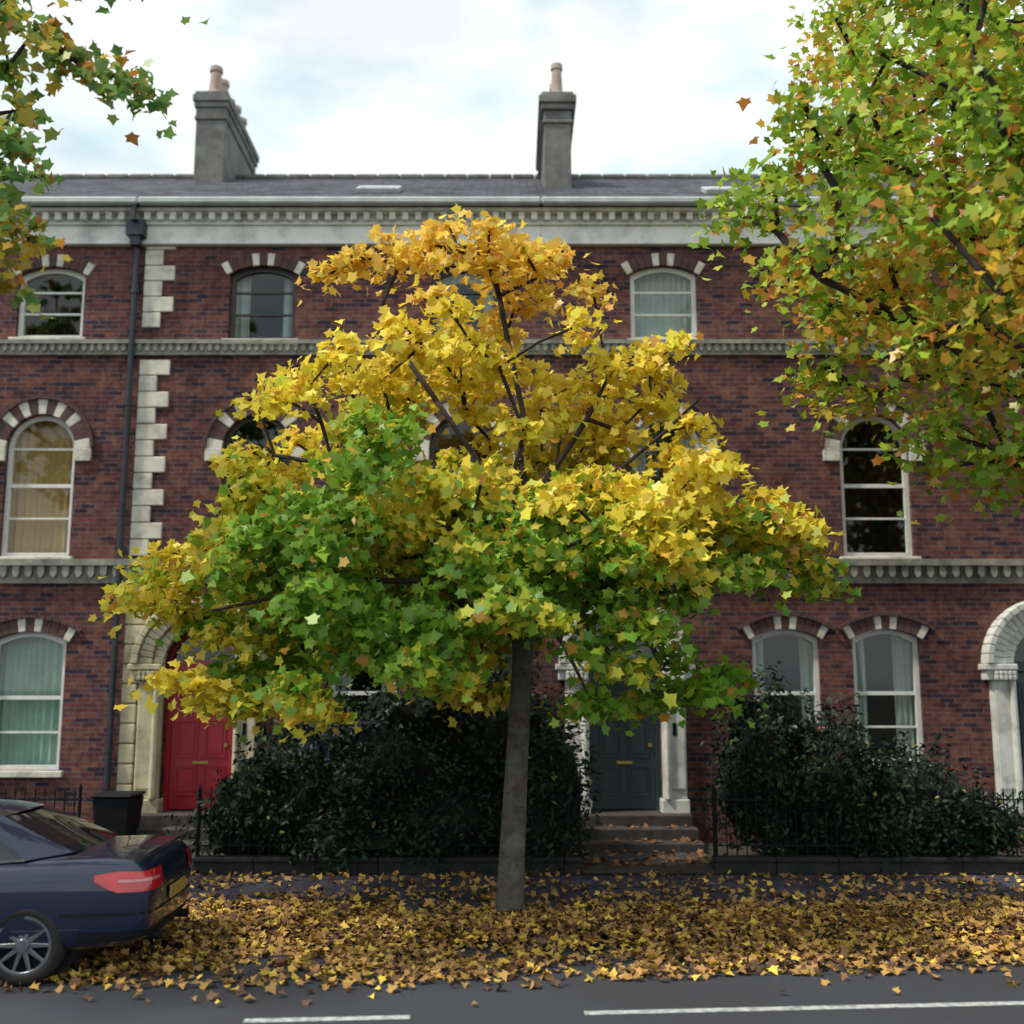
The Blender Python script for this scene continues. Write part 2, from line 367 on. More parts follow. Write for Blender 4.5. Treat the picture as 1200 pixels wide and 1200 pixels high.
for i in range(66):
    x=-30+i*.91
    K.add([(x+.004,kerbY(x),-.02),(x+.906,kerbY(x+.906),-.02),(x+.906,kerbY(x+.906)+.152,-.02),(x+.004,kerbY(x)+.152,-.02),
           (x+.004,kerbY(x),.114),(x+.906,kerbY(x+.906),.114),(x+.906,kerbY(x+.906)+.152,.114),(x+.004,kerbY(x)+.152,.114)],
          [(0,3,2,1),(4,5,6,7),(0,1,5,4),(1,2,6,5),(2,3,7,6),(3,0,4,7)])
K.obj('kerb',M_kerb,bevel=.012)
L=Acc()
def lineY(x): return 9.01+.078*x
for a,b_ in ((-8.6,-6.6),(-4.6,-3.9),(-2.03,-.78),(.56,4.9),(6.2,10)):
    L.add([(a,lineY(a)-.05,.004),(b_,lineY(b_)-.05,.004),(b_,lineY(b_)+.05,.004),(a,lineY(a)+.05,.004)],[(0,1,2,3)])
L.obj('road_marking',M_line)
mesh_obj('front_garden',[(-20,14.75,.13),(20,14.75,.13),(20,17.5,.13),(-20,17.5,.13)],[(0,1,2,3)],M_soil)
Pt=Acc()
for d in (-11.4,-4.88,1.76,8.4): Pt.box(d-.85,d+.85,14.76,YF-1.14,.12,.16)
Pt.obj('garden_path',M_step)
M_wst=simple('garden_wall_stone',(.035,.032,.034),(.020,.020,.022),rough=.95,scale=9,bump=.5,c3=(.014,.017,.013),s3=3)
gaps=[(-11.4-.8,-11.4+.8),(-4.88-.75,-4.88+.75),(1.76-.85,1.76+.85),(8.4-.8,8.4+.8)]
segs=[]; s=-18
for a,b_ in gaps: segs.append((s,a)); s=b_
segs.append((s,18))
W=Acc()
for a,b_ in segs:
    x=a
    while x<b_-.01:
        e=min(b_,x+.8); W.box(x+.004,e-.004,14.76,14.98,.05,.26); W.box(x+.004,e-.004,14.73,15.01,.263,.32); x=e
W.obj('garden_wall',M_wst,bevel=.015)
R=Acc()
for a,b_ in segs:
    R.box(a,b_,14.86,14.88,.45,.47); R.box(a,b_,14.86,14.88,1.03,1.05)
    x=a+.06
    while x<b_:
        R.box(x-.007,x+.007,14.863,14.877,.321,1.12); R.cyl((x,14.87,1.12),.015,.001,.08,5); x+=.13
    for xx in (a+.03,b_-.03): R.cyl((xx,14.87,.32),.022,.022,.85,8); R.cyl((xx,14.87,1.17),.03,.01,.07,8)
R.obj('iron_railing',M_black)
wb=empty('wheelie_bin'); Bn=Acc(); cx,cy=-5.75,16.6
Bn.add([(cx-.22,cy-.25,.14),(cx+.22,cy-.25,.14),(cx+.22,cy+.22,.14),(cx-.22,cy+.22,.14),(cx-.28,cy-.33,.92),(cx+.28,cy-.33,.92),(cx+.28,cy+.3,.92),(cx-.28,cy+.3,.92)],
       [(0,3,2,1),(4,5,6,7),(0,1,5,4),(1,2,6,5),(2,3,7,6),(3,0,4,7)])
Bn.obj('body',M_black,wb,bevel=.03); Bn=Acc(); Bn.box(cx-.3,cx+.3,cy-.36,cy+.32,.922,.97); Bn.obj('lid',M_black,wb,bevel=.025)
Bn=Acc(); Bn.cyl((cx-.27,cy+.22,.23),.1,.1,.05,14,'x'); Bn.cyl((cx+.22,cy+.22,.23),.1,.1,.05,14,'x'); Bn.obj('wheels',M_black,wb)

# ------------------------------------------------------------------ leaves
MAPLE=np.array([(0,0),(.36,-.04),(.31,.19),(.58,.46),(.31,.54),(0,1.0),(-.31,.54),(-.58,.46),(-.31,.19),(-.36,-.04)],float)
OVAL=np.array([(0,0),(.23,.4),(0,1.0),(-.23,.4)],float)
def leaf_mesh(name,tmpl,pos,nrm,size,colr,mat,parent=None,fold=.18,seed=1):
    r=np.random.default_rng(seed); n=len(pos); k=len(tmpl)
    nrm=nrm/np.linalg.norm(nrm,axis=1,keepdims=True)
    ref=r.normal(size=(n,3)); u=np.cross(nrm,ref); u/=np.linalg.norm(u,axis=1,keepdims=True); w=np.cross(nrm,u)
    tx=tmpl[:,0]; ty=tmpl[:,1]-.45; tz=fold*np.abs(tmpl[:,0])-.25*fold*(ty**2)*4
    asp=r.uniform(.8,1.15,n)
    V=pos[:,None,:]+size[:,None,None]*(u[:,None,:]*tx[None,:,None]*asp[:,None,None]+w[:,None,:]*ty[None,:,None]+nrm[:,None,:]*tz[None,:,None]*r.uniform(.2,2.2,n)[:,None,None])
    V=V.reshape(-1,3).astype(np.float32)
    m=bpy.data.meshes.new(name); m.vertices.add(n*k); m.vertices.foreach_set('co',V.ravel())
    m.loops.add(n*k); m.loops.foreach_set('vertex_index',np.arange(n*k,dtype=np.int32))
    m.polygons.add(n); m.polygons.foreach_set('loop_start',np.arange(0,n*k,k,dtype=np.int32))
    m.update(calc_edges=True)
    a=m.attributes.new('leafcol','FLOAT_COLOR','FACE')
    c4=np.ones((n,4),np.float32); c4[:,:3]=np.clip(colr,0,.92); a.data.foreach_set('color',c4.ravel())
    m.materials.append(mat); return link(bpy.data.objects.new(name,m),parent)
def leaf_mat(name,transl=.4,rough=.55):
    m,t,b=nt(name); at=N(t,'ShaderNodeAttribute'); at.attribute_name='leafcol'
    if transl>0:
        d=N(t,'ShaderNodeBsdfDiffuse'); tl=N(t,'ShaderNodeBsdfTranslucent'); gsy=N(t,'ShaderNodeBsdfGlossy'); gsy.inputs['Roughness'].default_value=rough
        t.links.new(at.outputs['Color'],tl.inputs[0]); t.links.new(at.outputs['Color'],d.inputs[0])
        mx=N(t,'ShaderNodeMixShader'); mx.inputs[0].default_value=transl
        t.links.new(d.outputs[0],mx.inputs[1]); t.links.new(tl.outputs[0],mx.inputs[2])
        m3=N(t,'ShaderNodeMixShader'); m3.inputs[0].default_value=.035
        t.links.new(mx.outputs[0],m3.inputs[1]); t.links.new(gsy.outputs[0],m3.inputs[2])
        t.links.new(m3.outputs[0],t.nodes['Material Output'].inputs[0]); t.nodes.remove(b)
    else:
        t.links.new(at.outputs['Color'],b.inputs['Base Color']); b.inputs['Roughness'].default_value=rough; b.inputs['Specular IOR Level'].default_value=.25
    return m
M_leaf=leaf_mat('autumn_leaf',.40,.4); M_litter=leaf_mat('fallen_leaf',0,.7); M_bush=leaf_mat('shrub_leaf',0,.5)
M_bark=simple('bark',(.11,.095,.085),(.06,.052,.052),rough=.95,scale=14,bump=.6,bscale=60,c3=(.13,.135,.11),s3=4)
M_twig=simple('twig_bark',(.040,.028,.028),(.026,.020,.020),rough=.95,scale=20)

def skeleton_mesh(name,nodes,par,rad,mat,parent,sides=8,mat2=None,zsplit=99):
    n=len(nodes); P=np.array(nodes); v=[];f=[];mi=[]
    D=np.zeros((n,3))
    for i in range(n):
        if par[i]>=0: D[i]=P[i]-P[par[i]]
    kids=[[] for _ in range(n)]
    for i in range(n):
        if par[i]>=0: kids[par[i]].append(i)
    for i in range(n):
        if par[i]<0: D[i]=(0,0,1)
    D/= (np.linalg.norm(D,axis=1,keepdims=True)+1e-9)
    def ring(c,d,r,k):
        d=Vector(d); ref=Vector((0.31,.95,.05)); 
        if abs(d.dot(ref))>.93: ref=Vector((1,0,0))
        u=d.cross(ref).normalized(); w=d.cross(u)
        return [tuple(Vector(c)+(u*math.cos(2*math.pi*j/k)+w*math.sin(2*math.pi*j/k))*r) for j in range(k)]
    for i in range(n):
        p=par[i]
        if p<0: continue
        k=sides if rad[i]>.03 else 4
        main=max(kids[p],key=lambda q:rad[q])==i
        d0=D[p] if main else D[i]; r0=rad[p] if main else min(rad[p],rad[i]*1.25)
        b=len(v); v+=ring(P[p],d0,r0,k)+ring(P[i],D[i],rad[i],k)
        f+=[(b+j,b+(j+1)%k,b+k+(j+1)%k,b+k+j) for j in range(k)]
        f.append(tuple(b+k+j for j in range(k)))
        mi+=[1 if (mat2 and P[i][2]>zsplit) else 0]*(k+1)
    return mesh_obj(name,v,f,mat,parent,smooth=True,mats=[mat,mat2 or mat],mi=mi)

def grow(fork,trunk,limbs,clumps,seed,rtip=.006,pw=2.35,base_r=.17):
    r=random.Random(seed); nodes=[];par=[]
    for i,p in enumerate(trunk): nodes.append(p); par.append(i-1)
    for (start,pts) in limbs:
        s=min(range(len(nodes)),key=lambda q:(Vector(nodes[q])-Vector(start)).length); 
        for p in pts: nodes.append(p); par.append(s); s=len(nodes)-1
    F=Vector(fork); ntr=len(trunk)
    dist=[(Vector(p)-F).length for p in nodes]
    order=sorted(range(len(clumps)),key=lambda q:(Vector(clumps[q])-F).length)
    for q in order:
        c=Vector(clumps[q]); dc=(c-F).length; best=None;bc=1e9
        for i in range(len(nodes)):
            if i<ntr-3: continue
            v_=Vector(nodes[i]); d=(c-v_).length
            cost=d+.25*dist[i]+(1.5 if dist[i]>dc else 0)+ (max(0,v_.z-c.z)*.4)
            if cost<bc: bc=cost;best=i
        a=Vector(nodes[best]); L=(c-a).length; k=max(1,int(L/.35)); s=best
        for j in range(1,k+1):
            tt=j/k; p=a.lerp(c,tt)+Vector((r.uniform(-1,1),r.uniform(-1,1),r.uniform(-.7,.7)))*.05*min(1,L)
            p.z+=.10*L*math.sin(math.pi*tt)*(.6 if j<k else 0)
            nodes.append(tuple(p)); par.append(s); dist.append((p-F).length); s=len(nodes)-1
    n=len(nodes); acc=[0]*n; has=[False]*n
    for i in range(n-1,-1,-1):
        if not has[i]: acc[i]=rtip**pw
        if par[i]>=0: acc[par[i]]+=acc[i]; has[par[i]]=True
    rad=[a**(1/pw) for a in acc]; s=base_r/rad[len(trunk)-3]
    rad=[max(rtip*.8,x*s if x*s>rtip else rtip) for x in rad]
    return nodes,par,rad
def clump_leaves(clumps,nper,rad,seed,flat=.5,stray=.22):
    r=np.random.default_rng(seed); P=[];I=[]
    for i,c in enumerate(clumps):
        k=int(nper[i]); d=r.normal(size=(k,3)); d/=np.linalg.norm(d,axis=1,keepdims=True)
        rr=r.random(k)**.6; rr=np.where(r.random(k)<stray,rr*1.6,rr)
        th=r.uniform(0,math.pi); sx=r.uniform(.65,1.0); sy=r.uniform(1.0,1.45); ca,sa=math.cos(th),math.sin(th)
        q=d*rr[:,None]*rad[i]; x=q[:,0]*sx; y=q[:,1]*sy; q[:,0]=x*ca-y*sa; q[:,1]=x*sa+y*ca; q[:,2]*=flat
        q[:,2]-=.28*(np.hypot(q[:,0],q[:,1]))**2/ max(rad[i],.1)
        P.append(np.array(c)+q); I.append(np.full(k,i))
    return np.concatenate(P),np.concatenate(I)
def poisson(sampler,n,dmin,tries,seed):
    r=np.random.default_rng(seed); out=[]
    for _ in range(tries):
        p=sampler(r)
        if p is None: continue
        if all((p[0]-q[0])**2+(p[1]-q[1])**2+((p[2]-q[2])*1.5)**2>dmin*dmin for q in out): out.append(p)
        if len(out)>=n: break
    return out
def vnoise(p,s,o=0): return noise.noise(Vector((p[0]*s+o,p[1]*s+o*1.7,p[2]*s-o)))

# ---- central Norway maple
TY=12.3
Zt=np.array([2.25,2.55,3.0,3.45,3.87,4.45,5.04,5.64,6.1,6.45,6.96,7.4,7.85])
Lt=np.array([-3.2,-3.5,-3.6,-4.3,-4.0,-3.3,-3.5,-3.3,-2.9,-2.1,-1.8,-2.1,-1.5])
Rt=np.array([1.9,2.5,2.7,2.9,3.3,3.15,2.5,2.35,2.3,2.2,1.3,.9,.1])
def samp(r):
    z=r.uniform(2.3,7.8); l=np.interp(z,Zt,Lt)+.3; R_=np.interp(z,Zt,Rt)-.3
    cx=(l+R_)/2; a=(R_-l)/2; b=a*.74; th=r.uniform(0,2*math.pi); rr=r.random()**.45
    x=cx+a*rr*math.cos(th); y=TY+b*rr*math.sin(th)
    if z<3.15 and rr<.62: return None
    if z<2.75 and rr<.8: return None
    if z<3.0 and abs(x-.1)<.6 and y<TY+.5: return None
    if vnoise((x,y,z),.8,3)<-.16: return None
    if vnoise((x,y*.5,z),1.3,23)<-.20: return None
    if z>5 and rr<.35 : return None
    if z>5.0 and r.random()<.40: return None
    if 4.8<z<6.9 and abs(x-.5)<1.3 and y<TY-.1 and r.random()<.92: return None
    return (x,y,z)
cl=poisson(samp,370,.42,12000,11)
cl+=[(-4.1,12.0,3.45),(-3.9,12.4,3.75),(-3.7,11.8,3.9),(3.3,12.2,3.9),(3.45,12.5,3.7),(3.0,12.1,4.35),(2.8,12.3,4.6),(-3.4,11.4,2.6),(-3.1,11.6,2.4),(-2.8,11.7,2.35),(-3.3,12.6,2.6),(-2.4,11.7,2.4),(3.1,12.0,4.2),(-.3,12.3,7.55),(.3,12.2,7.45),(-1.9,12.3,7.4),(-2.15,12.3,7.25),(-1.3,12.3,7.4),(.9,12.3,7.1),(-.9,12,7.5),
     (2.0,11.6,2.5),(1.6,11.8,2.45),(2.3,12,2.65)]
trunk=[(-.03,TY,.02),(-.025,TY,.2),(0,TY,.7),(.03,TY,1.3),(.07,TY,2.0),(.11,TY,2.7),(.13,TY,3.1),(.12,TY,3.6),(.14,TY,4.1),(.2,TY,4.55)]
limbs=[((.2,TY,4.55),[(.1,TY,5.0),(.12,TY-.1,5.6),(-.02,TY,6.3),(-.15,TY,7.0),(-.2,TY+.1,7.5)]),
       ((.14,TY,4.1),[(-.15,TY-.1,4.6),(-.45,TY-.15,5.1),(-.85,TY-.1,5.7),(-1.2,TY-.1,6.2),(-1.5,TY,6.9)]),
       ((.2,TY,4.55),[(.5,TY-.1,4.95),(.85,TY-.1,5.5),(1.1,TY,6.0)]),
       ((.12,TY,3.6),[(.6,TY-.2,4.2),(1.1,TY-.3,4.8),(1.7,TY-.3,5.3),(2.1,TY-.2,5.7)]),
       ((.13,TY,3.1),[(-.4,TY-.4,3.45),(-1.0,TY-.7,3.6),(-1.7,TY-.8,3.6),(-2.4,TY-.7,3.45),(-3.2,TY-.5,3.3)]),
       ((.12,TY,3.6),[(-.5,TY+.1,4.1),(-1.2,TY,4.6),(-2.0,TY-.2,4.95),(-2.7,TY,5.1)]),
       ((.13,TY,3.1),[(.7,TY-.5,3.5),(1.4,TY-.7,3.7),(2.2,TY-.5,3.7),(2.9,TY-.2,3.75)]),
       ((.13,TY,3.1),[(.2,TY+.7,3.6),(.2,TY+1.5,4.0)]),((.12,TY,3.6),[(0,TY-.8,4.0),(-.1,TY-1.5,4.1)])]
tr=empty('maple_tree')
nodes,par,rad=grow((.13,TY,3.3),trunk,limbs,cl,5,base_r=.108)
for i in range(6): rad[i]=[.19,.158,.145,.134,.124,.115][i]
skeleton_mesh('trunk_and_branches',nodes,par,rad,M_bark,tr,10,mat2=M_twig,zsplit=3.2)
nper=[ (108 if c[2]<4.9 else (68 if c[2]<6.6 else 56)) for c in cl]; rr=[.37 if c[2]<4.9 else .33 for c in cl]
P,I=clump_leaves(cl,nper,rr,3,.46)
GB=[(-1.5,4.95,.9),(-.6,4.3,1.0),(.3,4.1,1.0),(1.9,3.1,1.2),(-2.5,3.3,1.15),(.95,3.5,1.1),(-1.2,3.1,1.1),(-2.0,4.2,.7),(2.3,2.7,.9),(-.3,3.3,1.0)]
def greenness(p):
    z,x=p[2],p[0]
    g=.34*max(0,min(1,(4.9-z)/1.2))-.30
    g+=1.15*max(math.exp(-((x-a)**2+(z-b)**2)/(c*c)) for a,b,c in GB)
    g-=max(0,abs(x+.3)-2.8)*.35
    g+=1.25*vnoise(p,.8,9)
    if z>5.8: g-=.6
    return g
def shade_cols(P,I,cl,gfun,Y1,Y2,G1,G2,OR,seed,orp=.08,jit=.25):
    r=np.random.default_rng(seed); g=np.array([gfun(c) for c in cl])[I]+r.normal(size=len(P))*jit
    g=np.clip((g-.15)/.6,0,1); k=r.random((len(P),1)); k2=r.random((len(P),1))
    Yc=np.array(Y1)*k+np.array(Y2)*(1-k); Gc=np.array(G1)*k2+np.array(G2)*(1-k2)
    c=Yc*(1-g[:,None])+Gc*g[:,None]; o=r.random(len(P))<orp; c[o]=np.array(OR)*(.6+.8*k[o])
    return c*(.75+.5*r.random((len(P),1)))
C=shade_cols(P,I,cl,greenness,(.92,.70,.065),(.88,.70,.08),(.13,.33,.035),(.33,.52,.05),(.72,.38,.06),5,orp=.035,jit=.28)
top=P[:,2]>6.6; C[top]*=np.array([1.0,.88,1.3])
r=np.random.default_rng(9); nr=r.normal(size=P.shape)*.75+np.array([-.15,-.4,.65])
leaf_mesh('foliage',MAPLE,P,nr,r.uniform(.09,.15,len(P)),C,M_leaf,tr,seed=2)

# ---- right-hand plane tree (trunk outside the frame)
def samp2(r):
    c=np.array([7.2,10.6,8.2]); R_=np.array([5.1,4.2,4.2]); d=r.normal(size=3); d/=np.linalg.norm(d); rr=r.random()**.4
    p=c+R_*d*rr
    if p[2]<4.4 or rr<.35: return None
    lim=4.4+.70*max(0,4.4-p[0])
    if p[2]<lim: return None
    if p[0]<2.25+.50*max(0,p[2]-7.2): return None
    if vnoise(p,.65,5)<-.30: return None
    return tuple(p)
cl2=poisson(samp2,560,.50,14000,21)
tk=[(7.0,12.2,.05),(7.0,12.2,1),(7.02,12.1,2.2),(7.0,12.0,3.2),(7.0,11.8,4.2),(7.0,11.5,5.2),(7.0,11.3,6.5),(7.0,11.2,8)]
lb=[((7.0,11.8,4.2),[(6.0,11.3,4.9),(5.0,10.8,5.5),(4.0,10.4,6.0),(3.0,10.2,6.4)]),((7,12,3.2),[(6.2,11.2,4.4),(5.4,10.2,5.0),(4.6,9.4,5.4)]),((7,11.5,5.2),[(6,10.6,6.3),(5,9.9,7.2),(4.2,9.6,8.0)]),((7,11.3,6.5),[(8.5,11,7.2),(9.8,10.8,7.6)])]
rt=empty('plane_tree')
nodes,par,rad=grow((7,11.8,4.2),tk,lb,cl2,6,base_r=.2)
for i in range(5): rad[i]=.3-.02*i
rad=[x if i<8 else min(x*.5,.038) for i,x in enumerate(rad)]
skeleton_mesh('trunk_and_branches',nodes,par,rad,M_twig,rt,8)
P,I=clump_leaves(cl2,[(100 if c[0]<6 else 24) for c in cl2],[.47]*len(cl2),4,.8)
def g2(p): return .88+1.4*vnoise(p,.6,2)+.14*max(0,3.8-p[0])-.10*max(0,p[0]-4.8)
C=shade_cols(P,I,cl2,g2,(.80,.58,.055),(.72,.38,.055),(.16,.33,.035),(.46,.60,.06),(.58,.24,.05),6,orp=.08,jit=.3)
r=np.random.default_rng(10); nr=r.normal(size=P.shape)*.75+np.array([-.15,-.35,.65])
leaf_mesh('foliage',MAPLE,P,nr,np.where(P[:,0]<6,r.uniform(.085,.145,len(P)),r.uniform(.16,.24,len(P))),C,M_leaf,rt,seed=3)

# ---- left-hand tree
def samp3(r):
    c=np.array([-8.8,10.4,9.0]); R_=np.array([4.2,3.6,2.6]); d=r.normal(size=3); d/=np.linalg.norm(d); rr=r.random()**.4
    p=c+R_*d*rr
    if rr<.4 or p[0]>-5.2: return None
    return tuple(p)
cl3=poisson(samp3,110,.7,3000,31)
cl3+=[(-4.6,9,8.45),(-4.25,9,8.25),(-4.5,9.1,7.95),(-4.0,9,8.05),(-3.8,9,7.9),(-3.5,9,7.8),(-3.25,9,7.68),(-4.3,9.0,8.8),(-3.3,9,8.85),(-3.7,9,8.75),
      (-4.55,9,7.25),(-4.6,9.1,6.75),(-4.35,9,6.45),(-4.5,9,6.15),(-4.7,9,5.95),(-4.9,9.1,7.0),(-4.9,9.1,6.3),(-4.15,9,6.3),(-4.4,9,5.9),(-4.3,9,7.15)]
tk=[(-9,12.0,.05),(-9,12,1.2),(-8.95,11.9,2.4),(-8.9,11.7,3.8),(-8.8,11.5,5.0),(-8.7,11.2,6.2),(-8.6,11,7.4)]
lb=[((-8.8,11.5,5.0),[(-7.8,10.8,6.0),(-6.8,10.2,6.8),(-5.8,9.6,7.3),(-4.9,9.2,7.6)])]
lt=empty('maple_tree')
nodes,par,rad=grow((-8.7,11.3,5.6),tk,lb,cl3,8,base_r=.18)
for i in range(4): rad[i]=.27-.02*i
rad=[x if i<7 else min(x*.6,.05) for i,x in enumerate(rad)]
skeleton_mesh('trunk_and_branches',nodes,par,rad,M_twig,lt,8)
P,I=clump_leaves(cl3,[(32 if c[0]<-5.1 else 52) for c in cl3],[.31]*len(cl3),7,.6)
C=shade_cols(P,I,cl3,lambda p:.85+.8*vnoise(p,.8,4)-(.75 if p[2]<6.5 else 0),(.74,.54,.06),(.66,.38,.06),(.09,.24,.07),(.26,.42,.10),(.55,.22,.05),7,orp=.09)
r=np.random.default_rng(12); nr=r.normal(size=P.shape)*.75+np.array([0,-.2,.7])
leaf_mesh('foliage',MAPLE,P,nr,np.where(P[:,0]>-5.6,r.uniform(.09,.15,len(P)),r.uniform(.16,.24,len(P))),C,M_leaf,lt,seed=4)

# ---- shrubs
def shrub(name,blobs,n,seed,cols,flowers=None,size=(.07,.13),nz=.5,sprigs=0):
    e=empty(name); r=np.random.default_rng(seed); P=[];NN=[]
    w=np.array([b[3]*b[5] for b in blobs]); w=w/w.sum()
    def shape(q,x,y,z,a,b,c): return 1+nz*vnoise((q[0]*a+x,q[1]*b+y,q[2]*c+z),1.7,seed)+.25*vnoise((q[0]*a+x,q[1]*b+y,q[2]*c+z),4.2,seed+3)
    for (x,y,z,a,b,c),ww in zip(blobs,w):
        k=int(n*ww); d=r.normal(size=(k,3)); d[:,1]=np.where(r.random(k)<.6,-abs(d[:,1]),d[:,1]); d/=np.linalg.norm(d,axis=1,keepdims=True)
        ns=np.array([shape(q,x,y,z,a,b,c) for q in d])
        rr=(.80+.34*r.random(k)**1.6)*ns; p=np.array([x,y,z])+d*np.array([a,b,c])*rr[:,None]
        P.append(p); NN.append(d)
        for _ in range(int(sprigs*ww)):
            dd=r.normal(size=3); dd[2]=abs(dd[2])+.4; dd[1]=-abs(dd[1])*.6; dd/=np.linalg.norm(dd); s0=shape(dd,x,y,z,a,b,c)
            base_=np.array([x,y,z])+dd*np.array([a,b,c])*s0*.95; L=r.uniform(.18,.45); up=dd*.4+np.array([0,0,.8]); up/=np.linalg.norm(up)
            m_=14; tt=np.linspace(0,1,m_)[:,None]; P.append(base_+up*L*tt+r.normal(size=(m_,3))*.028); NN.append(np.tile(dd,(m_,1))+r.normal(size=(m_,3))*.5)
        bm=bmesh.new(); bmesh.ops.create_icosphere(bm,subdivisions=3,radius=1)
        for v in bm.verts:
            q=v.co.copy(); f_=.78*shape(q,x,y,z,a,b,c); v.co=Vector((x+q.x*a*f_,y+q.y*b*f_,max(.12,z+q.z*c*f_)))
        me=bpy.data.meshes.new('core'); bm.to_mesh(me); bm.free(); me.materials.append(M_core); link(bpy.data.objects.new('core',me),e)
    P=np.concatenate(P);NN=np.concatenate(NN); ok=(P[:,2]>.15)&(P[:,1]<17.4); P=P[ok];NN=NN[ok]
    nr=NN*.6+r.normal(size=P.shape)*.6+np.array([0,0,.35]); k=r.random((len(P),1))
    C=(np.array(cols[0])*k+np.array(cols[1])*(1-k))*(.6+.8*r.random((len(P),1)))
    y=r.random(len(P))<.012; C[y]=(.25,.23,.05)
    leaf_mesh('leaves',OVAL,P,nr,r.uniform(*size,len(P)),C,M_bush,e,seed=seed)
    if flowers:
        FP=[];FC=[]
        for (fx,fy,fz,s,nf,fc) in flowers:
            q=np.array([fx,fy,fz])+r.normal(size=(nf,3))*s; FP.append(q); FC.append(np.tile(np.array(fc),(nf,1))*(.7+.6*r.random((nf,1))))
        FP=np.concatenate(FP);FC=np.concatenate(FC)
        leaf_mesh('flowers',OVAL,FP,r.normal(size=FP.shape)+np.array([0,-.6,.4]),r.uniform(.05,.09,len(FP)),FC,M_bush,e,seed=seed+1)
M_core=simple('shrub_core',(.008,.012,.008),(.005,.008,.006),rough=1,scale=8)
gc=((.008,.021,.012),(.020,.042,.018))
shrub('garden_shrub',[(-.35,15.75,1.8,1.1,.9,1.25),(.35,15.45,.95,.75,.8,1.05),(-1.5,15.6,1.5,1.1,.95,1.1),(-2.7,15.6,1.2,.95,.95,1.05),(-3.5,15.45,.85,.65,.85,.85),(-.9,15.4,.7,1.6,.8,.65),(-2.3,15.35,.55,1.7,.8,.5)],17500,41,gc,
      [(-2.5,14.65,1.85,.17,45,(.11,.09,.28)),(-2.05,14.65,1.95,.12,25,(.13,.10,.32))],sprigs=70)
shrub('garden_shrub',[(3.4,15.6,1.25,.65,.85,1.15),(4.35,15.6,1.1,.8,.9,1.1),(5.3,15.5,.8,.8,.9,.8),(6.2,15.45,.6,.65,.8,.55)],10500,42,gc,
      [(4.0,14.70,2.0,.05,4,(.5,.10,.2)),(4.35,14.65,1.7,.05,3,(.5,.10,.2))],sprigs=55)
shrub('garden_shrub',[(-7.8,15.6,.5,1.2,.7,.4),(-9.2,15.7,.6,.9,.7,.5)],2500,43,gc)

# ---- fallen leaves
r=np.random.default_rng(77); pts=[]
while len(pts)<19500:
    x=r.uniform(-6.5,8); y=r.uniform(9.2,14.7); e=9.95+.078*x+.15*vnoise((x,0,0),1.1,3)
    u=(y-e)
    if u<0 and r.random()>.06*math.exp(u*2.5): continue
    dens=1.0 if y<12.7 else .25
    if y>13.3: dens=.11
    dk=y-kerbY(x)
    dens*=.75+1.0*vnoise((x,y*1.6,0),.7,6)+.6*vnoise((x,y*1.5,0),2.4,1)
    if 0<=u<.7: dens*=.25+u
    if -.45<dk<.3: dens=max(dens,.75)*1.5
    if abs(x)<3 and 11.5<y<13: dens*=1.2
    if r.random()<dens*.6:
        if dk>=0: base=.115
        elif dk>-.5: base=.125*(1+dk/.5)**1.3
        else: base=0
        pts.append((x,y,base+.012+.03*r.random()))
P=np.array(pts); k=r.random((len(P),1)); C=np.array((.56,.335,.095))*k+np.array((.36,.19,.08))*(1-k)
q=r.random(len(P)); C[q<.20]=(.74,.52,.09); C[q>.79]=(.14,.075,.05); C*=(.6+.65*r.random((len(P),1)))
nr=r.normal(size=P.shape)*.38+np.array([0,0,1.0])
leaf_mesh('fallen_leaves',MAPLE,P,nr,r.uniform(.055,.11,len(P)),C,M_litter,None,fold=.3,seed=8)
P=np.array([(r.uniform(.7,2.8),r.uniform(15.0,17.0),0.0) for _ in range(130)])
P[:,2]=np.where(P[:,1]<16.37,.18,np.where(P[:,1]<16.71,.30,np.where(P[:,1]<17.05,.46,.62)))
leaf_mesh('fallen_leaves',MAPLE,P,r.normal(size=P.shape)*.3+np.array([0,0,1]),r.uniform(.07,.12,len(P)),np.tile((.26,.13,.06),(len(P),1)),M_litter,None,seed=9)

# ------------------------------------------------------------------ car
def car_mat():
    m,t,b=nt('navy_car_paint'); b.inputs['Metallic'].default_value=.3; b.inputs['Roughness'].default_value=.3; b.inputs['Coat Weight'].default_value=1; b.inputs['Coat Roughness'].default_value=.03
    c=mixc(t,pos_noise(t,2.5),(.004,.010,.042),(.006,.013,.050)); t.links.new(c,b.inputs['Base Color']); return m
M_car=car_mat(); M_cglass=simple('car_glass',(.012,.014,.018),rough=.04,spec=.8); M_tyre=simple('tyre_rubber',(.018,.018,.018),rough=.9)
M_alloy=simple('alloy_wheel',(.24,.25,.28),rough=.35,metal=.9); M_tail=simple('tail_lamp',(.60,.015,.03),(.45,.010,.02),rough=.12,coat=1)
M_lens=simple('tail_lamp_lens',(.62,.25,.24),(.55,.20,.20),rough=.1,coat=1)
M_trim=simple('chrome_trim',(.6,.6,.62),rough=.2,metal=1); M_plate=simple('yellow_plate',(.40,.30,.05),rough=.5)
car=empty('parked_car')
st=[(0.00,.66,.44,.60,.78,.84),(0.03,.76,.36,.6,.86,.95),(.10,.83,.29,.6,.93,1.04),(.25,.87,.25,.6,.955,1.075),(.6,.89,.22,.6,.965,1.075),(1.2,.905,.2,.6,.96,1.055),(2.2,.91,.19,.6,.95,1.02),(3.2,.91,.19,.6,.93,.99),(3.9,.89,.2,.6,.88,.95),(4.4,.84,.22,.55,.78,.85),(4.65,.72,.28,.5,.66,.73),(4.72,.6,.35,.48,.58,.62)]
v=[];f=[]
